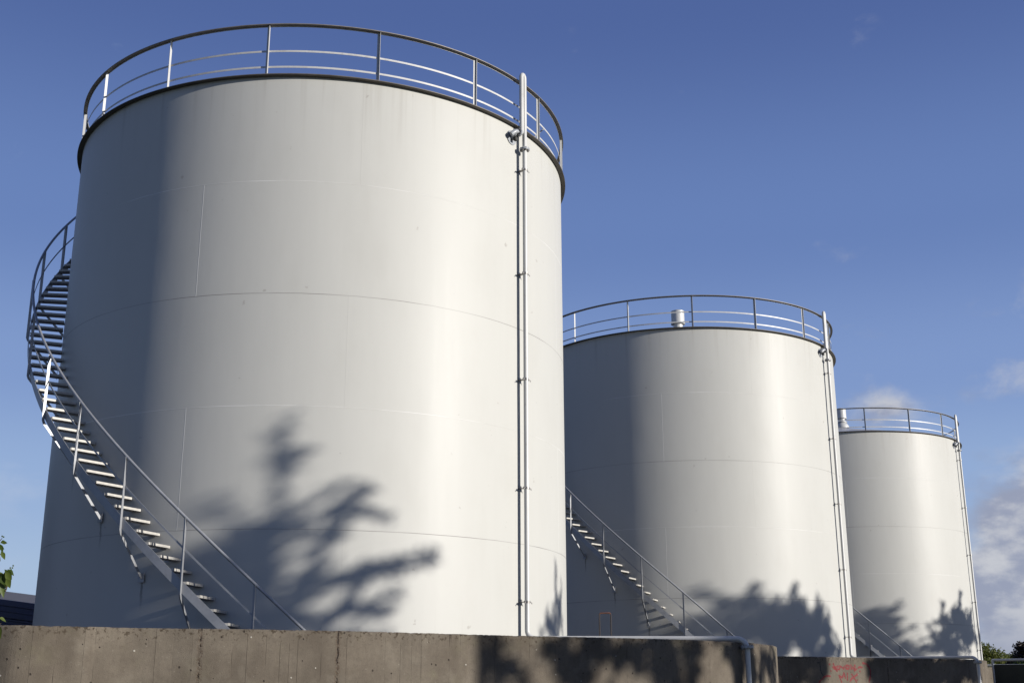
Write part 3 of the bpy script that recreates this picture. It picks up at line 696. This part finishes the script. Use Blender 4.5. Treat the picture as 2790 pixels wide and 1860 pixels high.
# trees standing to the right of the frame: their shadows fall on tanks and walls
def surf_tank(k, xd, yd):
    "point of tank k's shell at picture position (xd, yd) of a 2352 px wide picture"
    d = ray(xd * 1.18622, yd * 1.18622); C = C0 + V12 * k; o = Vector((0, 0, EYE))
    a = d.x ** 2 + d.y ** 2; b = -2 * (d.x * C.x + d.y * C.y); c = C.x ** 2 + C.y ** 2 - TR * TR
    disc = b * b - 4 * a * c
    return o + d * ((-b - sqrt(max(disc, 0))) / (2 * a))
def toward_sun(P, s_row):
    h = Vector((S.x, S.y, 0)); hn = h.normalized(); tt = (s_row - P.dot(hn)) / h.length
    return P + S * tt
def shadow_tree(label, row, surf, limbs, blobs, m, seed, trunk_at, size=.16, dens=1., depth=1.0, name='broadleaf_tree'):
    """limbs: list of polylines of picture points; every point is carried towards the sun to the row where the tree stands"""
    random.seed(seed); e = Vector((S.x, S.y, 0)).normalized(); perp = Vector((-e.y, e.x, 0))
    tb_ = toward_sun(surf(*trunk_at), row); base = Vector((tb_.x, tb_.y, 0)); root = empty(name, base)
    mb = MB(); lb = MB(); fork = tb_ - base
    mb.tube([Vector((0, 0, -.1)), Vector((.03, 0, fork.z * .5)), fork], [.16, .12, .07], 10)
    for pts, r0, dn in limbs:
        dy = random.uniform(-1, 1) * depth; W = []
        for i, pxy in enumerate(pts): W.append(toward_sun(surf(*pxy), row) - base + e * (dy * i / max(1, len(pts) - 1)))
        n = len(W)
        mb.tube([fork * .8 if (W[0] - fork).length > .6 else fork * .95] + W, [.05] + [.035 * (1 - i / n) + .008 for i in range(n)], 6)
        for i in range(n - 1):
            seg = W[i + 1] - W[i]; m_ = max(3, int(seg.length / .045 * dn * dens)); 
            for j in range(m_):
                f_ = j / m_; tpr = 1 - .65 * ((i + f_) / (n - 1)); P = W[i] + seg * f_ + rdir() * random.random() ** .6 * r0 * tpr + e * random.uniform(-.3, .3)
                for _ in range(2): leafquad(lb, P + rdir() * .05, (seg.normalized() + rdir() * .9).normalized(), rdir(), size * random.uniform(.6, 1.2), size * .22)
    for x, y, r, nn in blobs:
        c = toward_sun(surf(x, y), row) - base + e * random.uniform(-1, 1) * depth
        subs = [(c + rdir() * r * random.uniform(.15, 1.), r * random.uniform(.18, .5)) for _ in range(9)]
        for _ in range(int(nn * dens)):
            cc_, rr_ = random.choice(subs); v = rdir() * random.random() ** .6 * rr_; v.z *= random.uniform(.8, 1.6)
            leafquad(lb, cc_ + v + e * random.uniform(-.5, .5), rdir(), rdir(), size * random.uniform(.6, 1.3), size * .26)
    mb.build('trunk', M_BARK, root); lb.build('crown', m, root); tag(root, label, 'tree', 'trees to the right of the frame'); return root
T1 = lambda x, y: surf_tank(0, x, y)
T2 = lambda x, y: surf_tank(1, x, y)
T3 = lambda x, y: surf_tank(2, x, y)
shadow_tree('tall open-branched tree outside the frame whose shadow lies on the largest tank', 16., T1,
    [([(620, 1300), (635, 1180), (648, 1080), (640, 1010), (655, 985)], .09, 1.2), ([(646, 1060), (668, 1035), (700, 1015)], .05, 1.2), ([(640, 1090), (672, 1068)], .05, 1.2), ([(640, 1060), (618, 1040)], .04, 1.),
     ([(600, 1225), (690, 1160), (760, 1110), (805, 1075)], .06, 1.0), ([(610, 1240), (720, 1190), (800, 1160), (850, 1120)], .09, 1.4), ([(760, 1180), (850, 1150), (895, 1165)], .06, 1.2), ([(780, 1150), (845, 1108)], .05, 1.),
     ([(600, 1280), (720, 1228), (830, 1180)], .07, 1.0), ([(640, 1290), (740, 1262), (800, 1240)], .06, .9),
     ([(640, 1340), (760, 1325), (880, 1300), (1005, 1282)], .08, 1.5), ([(860, 1310), (960, 1312), (1000, 1305)], .06, 1.2), ([(700, 1350), (820, 1318), (900, 1275)], .06, 1.1), ([(820, 1335), (930, 1330)], .05, .9),
     ([(640, 1400), (760, 1362), (850, 1330)], .07, 1.2), ([(640, 1440), (800, 1412), (925, 1388)], .08, 1.3), ([(760, 1400), (860, 1380)], .06, 1.), ([(840, 1410), (900, 1425)], .06, 1.),
     ([(600, 1240), (520, 1190), (470, 1150)], .08, 1.0), ([(700, 1470), (800, 1442), (890, 1430)], .10, 1.3), ([(600, 1260), (500, 1230)], .10, 1.), ([(560, 1340), (480, 1300)], .12, 1.)],
    [(600, 1230, .22, 60), (560, 1300, .36, 140), (640, 1215, .16, 36), (500, 1380, .5, 240), (610, 1390, .3, 80), (680, 1455, .3, 80), (540, 1440, .5, 220), (430, 1330, .5, 200), (420, 1440, .6, 220), (750, 1250, .10, 16), (700, 1330, .15, 30)], M_GREEN, 21, (620, 1300), size=.17, dens=1.15)
shadow_tree('slim leafy tree outside the frame shading the right foot of the largest tank', 13., T1,
    [([(1275, 1455), (1277, 1370), (1276, 1275)], .10, 1.5), ([(1262, 1455), (1255, 1390)], .08, 1.1), ([(1283, 1440), (1290, 1360)], .12, 1.5), ([(1240, 1455), (1265, 1420)], .10, 1.2)],
    [(1270, 1430, .3, 100), (1285, 1420, .3, 120)], M_GREEN, 22, (1272, 1455), size=.17, dens=1.1)
shadow_tree('broad dense tree outside the frame shading the foot of the middle tank', 19., T2,
    [([(1735, 1400), (1738, 1325)], .22, 1.2), ([(1690, 1420), (1650, 1375), (1600, 1350)], .22, 1.0), ([(1800, 1420), (1830, 1360)], .16, 1.4), ([(1870, 1430), (1880, 1375)], .12, 1.5), ([(1780, 1400), (1782, 1360)], .16, 1.3), ([(1895, 1470), (1905, 1420)], .14, 1.4), ([(1640, 1440), (1560, 1420)], .25, 1.)],
    [(1760, 1440, .6, 520), (1820, 1430, .55, 480), (1870, 1450, .5, 420), (1900, 1480, .4, 260), (1700, 1470, .6, 260), (1790, 1490, .7, 520), (1870, 1500, .6, 420), (1640, 1480, .5, 150), (1720, 1400, .3, 90), (1590, 1440, .5, 140), (1660, 1400, .3, 60), (1925, 1500, .25, 90), (1550, 1500, .6, 200), (1845, 1435, .4, 260), (1850, 1475, .45, 300), (1835, 1410, .3, 120), (1885, 1425, .35, 200), (1750, 1415, .35, 160), (1905, 1460, .3, 160)], M_GREEN, 23, (1780, 1460), size=.22, dens=1.15)
shadow_tree('leaning tree outside the frame shading the left foot of the farthest tank', 18., T3,
    [([(1990, 1450), (2030, 1400), (2065, 1378)], .3, 1.3), ([(2020, 1450), (2060, 1410)], .25, 1.2), ([(2000, 1480), (2100, 1430)], .2, 1.1), ([(1980, 1420), (2010, 1395)], .3, 1.1)],
    [(2000, 1440, .5, 240), (1985, 1470, .7, 420), (2030, 1480, .6, 260), (2080, 1495, .6, 200), (2110, 1490, .5, 120), (2140, 1480, .4, 100)], M_GREEN, 24, (2010, 1470), size=.22, dens=.9)
shadow_tree('tall twin-topped tree outside the frame shading the right foot of the farthest tank', 18., T3,
    [([(2165, 1450), (2165, 1385)], .22, 1.4), ([(2200, 1450), (2205, 1355)], .26, 1.7), ([(2225, 1450), (2232, 1400)], .3, 1.4), ([(2130, 1440), (2160, 1425)], .2, 1.2)],
    [(2190, 1440, .6, 360), (2180, 1470, .8, 520), (2215, 1440, .7, 420), (2230, 1470, .8, 520), (2155, 1460, .4, 140), (2190, 1495, .8, 400), (2175, 1455, .5, 260), (2205, 1420, .5, 260), (2225, 1465, .6, 300)], M_GREEN, 25, (2195, 1460), size=.22, dens=1.1)
# clipped bushes whose shade falls over the walls only
def wall_surf(k):
    C = C0 + V12 * k
    def f(x, y):
        P = None
        while P is None: P, a = wall_hit(x * 1.18622, y * 1.18622, C); y += 2
        return P
    return f
def hedge(label, k, pts, seed, row, trunk):
    return shadow_tree(label, row, wall_surf(k), [], pts, M_GREEN, seed, trunk, size=.2, dens=1.8, depth=.8, name='shrub')
rnd = random.Random(5); b1 = []
lit = [(1150, 1200, 1465, 1502), (1212, 1278, 1482, 1580), (1385, 1500, 1512, 1580), (1548, 1575, 1470, 1520), (1608, 1664, 1470, 1580)]
for i in range(150):
    x = rnd.uniform(1100, 1790); y = rnd.uniform(1462, 1568)
    if x < 1290 and rnd.random() < .68: continue
    if any(a_ < x < b_ and c_ < y < d_ for a_, b_, c_, d_ in lit): continue
    b1.append((x, y, rnd.uniform(.07, .16), 21))
for y in (1470, 1485, 1500, 1520, 1540, 1560): b1.append((1694, y, .12, 40))
hedge('wide shrub outside the frame mottling the nearest wall with shade', 0, b1, 31, 15., (1400, 1562))
b2 = []
for i in range(110):
    x = rnd.uniform(1790, 2255); y = rnd.uniform(1512, 1566)
    if 1893 < x < 2003: continue
    b2.append((x, y, rnd.uniform(.18, .32), 90))
hedge('long dense shrub outside the frame shading the graffiti wall', 1, b2, 32, 15., (2150, 1562))

gl = 'added trees blocking low sky on the left'  # unseen trees added to cut low sky light on the tank's shaded side
for i, (x_, y_, h_, r_, lb_) in enumerate([(-24, 34, 10, 4.5, 'round green tree added out of the frame to block low sky, nearest of the row left of the tanks'), (-31, 44, 12, 5, 'tall green tree added out of the frame to block low sky, left of the blue shed'),
        (-20, 20, 8, 4, 'short green tree added out of the frame to block low sky, left of the concrete wall'), (-40, 58, 12, 5.5, 'broad green tree added out of the frame to block low sky, behind the others on the left')]):
    crown_tree('broadleaf_tree', lb_, Vector((x_, y_, 0)), h_, r_, M_GREEN, 50, .34, 2., 40 + i, gl)
# leafy branch tips at the left edge
def sapling():
    random.seed(12); b = at(-60, 1860, 8.2); root = empty('sapling', Vector((b.x, b.y, 0)))
    m = leaf_mat('fresh_leaves', (.06, .10, .02), (.13, .17, .035), .4)
    mb = MB(); o = Vector((b.x, b.y, 0)); top = at(-45, 1430, 8.2) - o
    mb.tube([Vector((0, 0, 0)), Vector((.0, .02, 1.2)), at(-40, 1650, 8.2) - o, top], [.03, .022, .014, .006], 8)
    tips = []
    def twig(p0, p1, sag=.02):
        A = at(*p0, 8.2) - o; B = at(*p1, 8.2) - o; mid = (A + B) / 2 + Vector((0, .03, sag)); mb.tube([A, mid, B], [.006, .004, .002], 6); return [A, mid, B]
    tw = [twig((-40, 1700), (14, 1560)), twig((14, 1610), (30, 1552)), twig((-40, 1560), (8, 1500)), twig((-42, 1520), (6, 1465)), twig((-40, 1760), (6, 1690)), twig((-30, 1640), (2, 1600)), twig((-50, 1480), (-8, 1400))]
    mb.build('trunk', M_BARK, root)
    lb = MB()
    def leaf(P, d, L_, W_):
        d = d.normalized(); n_ = Vector((random.uniform(-.5, .5), -1, random.uniform(-.2, .8))).normalized(); s_ = d.cross(n_).normalized(); n_ = s_.cross(d)
        rows = [0, .35, .8, 1., .8, .45, .0]; vs = []
        for i, r in enumerate(rows):
            f_ = i / 6; c = P + d * L_ * f_ - Vector((0, 0, 1)) * L_ * .35 * f_ * f_
            vs += [c + s_ * W_ * r + n_ * W_ * .3 * r, c, c - s_ * W_ * r + n_ * W_ * .3 * r]
        fs = []
        for i in range(6): fs += [(i * 3, i * 3 + 1, i * 3 + 4, i * 3 + 3), (i * 3 + 1, i * 3 + 2, i * 3 + 5, i * 3 + 4)]
        lb.add(vs, fs, True)
    for x, y, dx, dy, L_ in [(0, 1478, 18, -6, .05), (2, 1500, 17, 22, .055), (-4, 1490, 20, -2, .05), (-2, 1480, 16, 24, .05), (-6, 1505, 12, 25, .05), (14, 1556, -6, 32, .085), (12, 1550, 22, 18, .07), (6, 1560, -16, 30, .08), (14, 1553, 20, 30, .075), (4, 1575, 24, 28, .07),
                             (20, 1550, 18, 10, .05), (-2, 1580, 14, 36, .09), (-8, 1600, 12, 36, .08), (8, 1570, 4, 40, .08), (-6, 1555, 16, 20, .07), (16, 1575, 16, 22, .06), (-4, 1682, 22, 4, .05), (-8, 1700, 16, 24, .06), (-6, 1715, 14, 26, .05), (-20, 1640, 20, 26, .07), (-30, 1440, 26, 10, .06), (-30, 1540, 24, 22, .07), (-30, 1660, 22, 22, .07), (-40, 1600, 22, 22, .07)]:
        P = at(x, y, 8.2 + random.uniform(-.06, .06)) - o; Q = at(x + dx, y + dy, 8.2) - o; leaf(P, Q - P, L_ * 1.05, L_ * random.uniform(.24, .34))
    for x, y in [(30, 1551), (34, 1546), (28, 1546), (36, 1540), (33, 1556), (10, 1462), (6, 1460)]:
        P = at(x, y, 8.2) - o; lb.lathe([(0, -.006), (.005, -.003), (.006, 0), (.005, .003), (0, .006)], 8, P)
    lb.build('foliage', m, root); tag(root, 'fresh green leafy branch tips reaching in at the left edge above the concrete wall', 'plant')
sapling()
for o in bpy.data.objects:
    if o.type == 'MESH' and o.name.split('.')[0] in ('foam_chamber', 'pipe'): edge_split(o, 50)
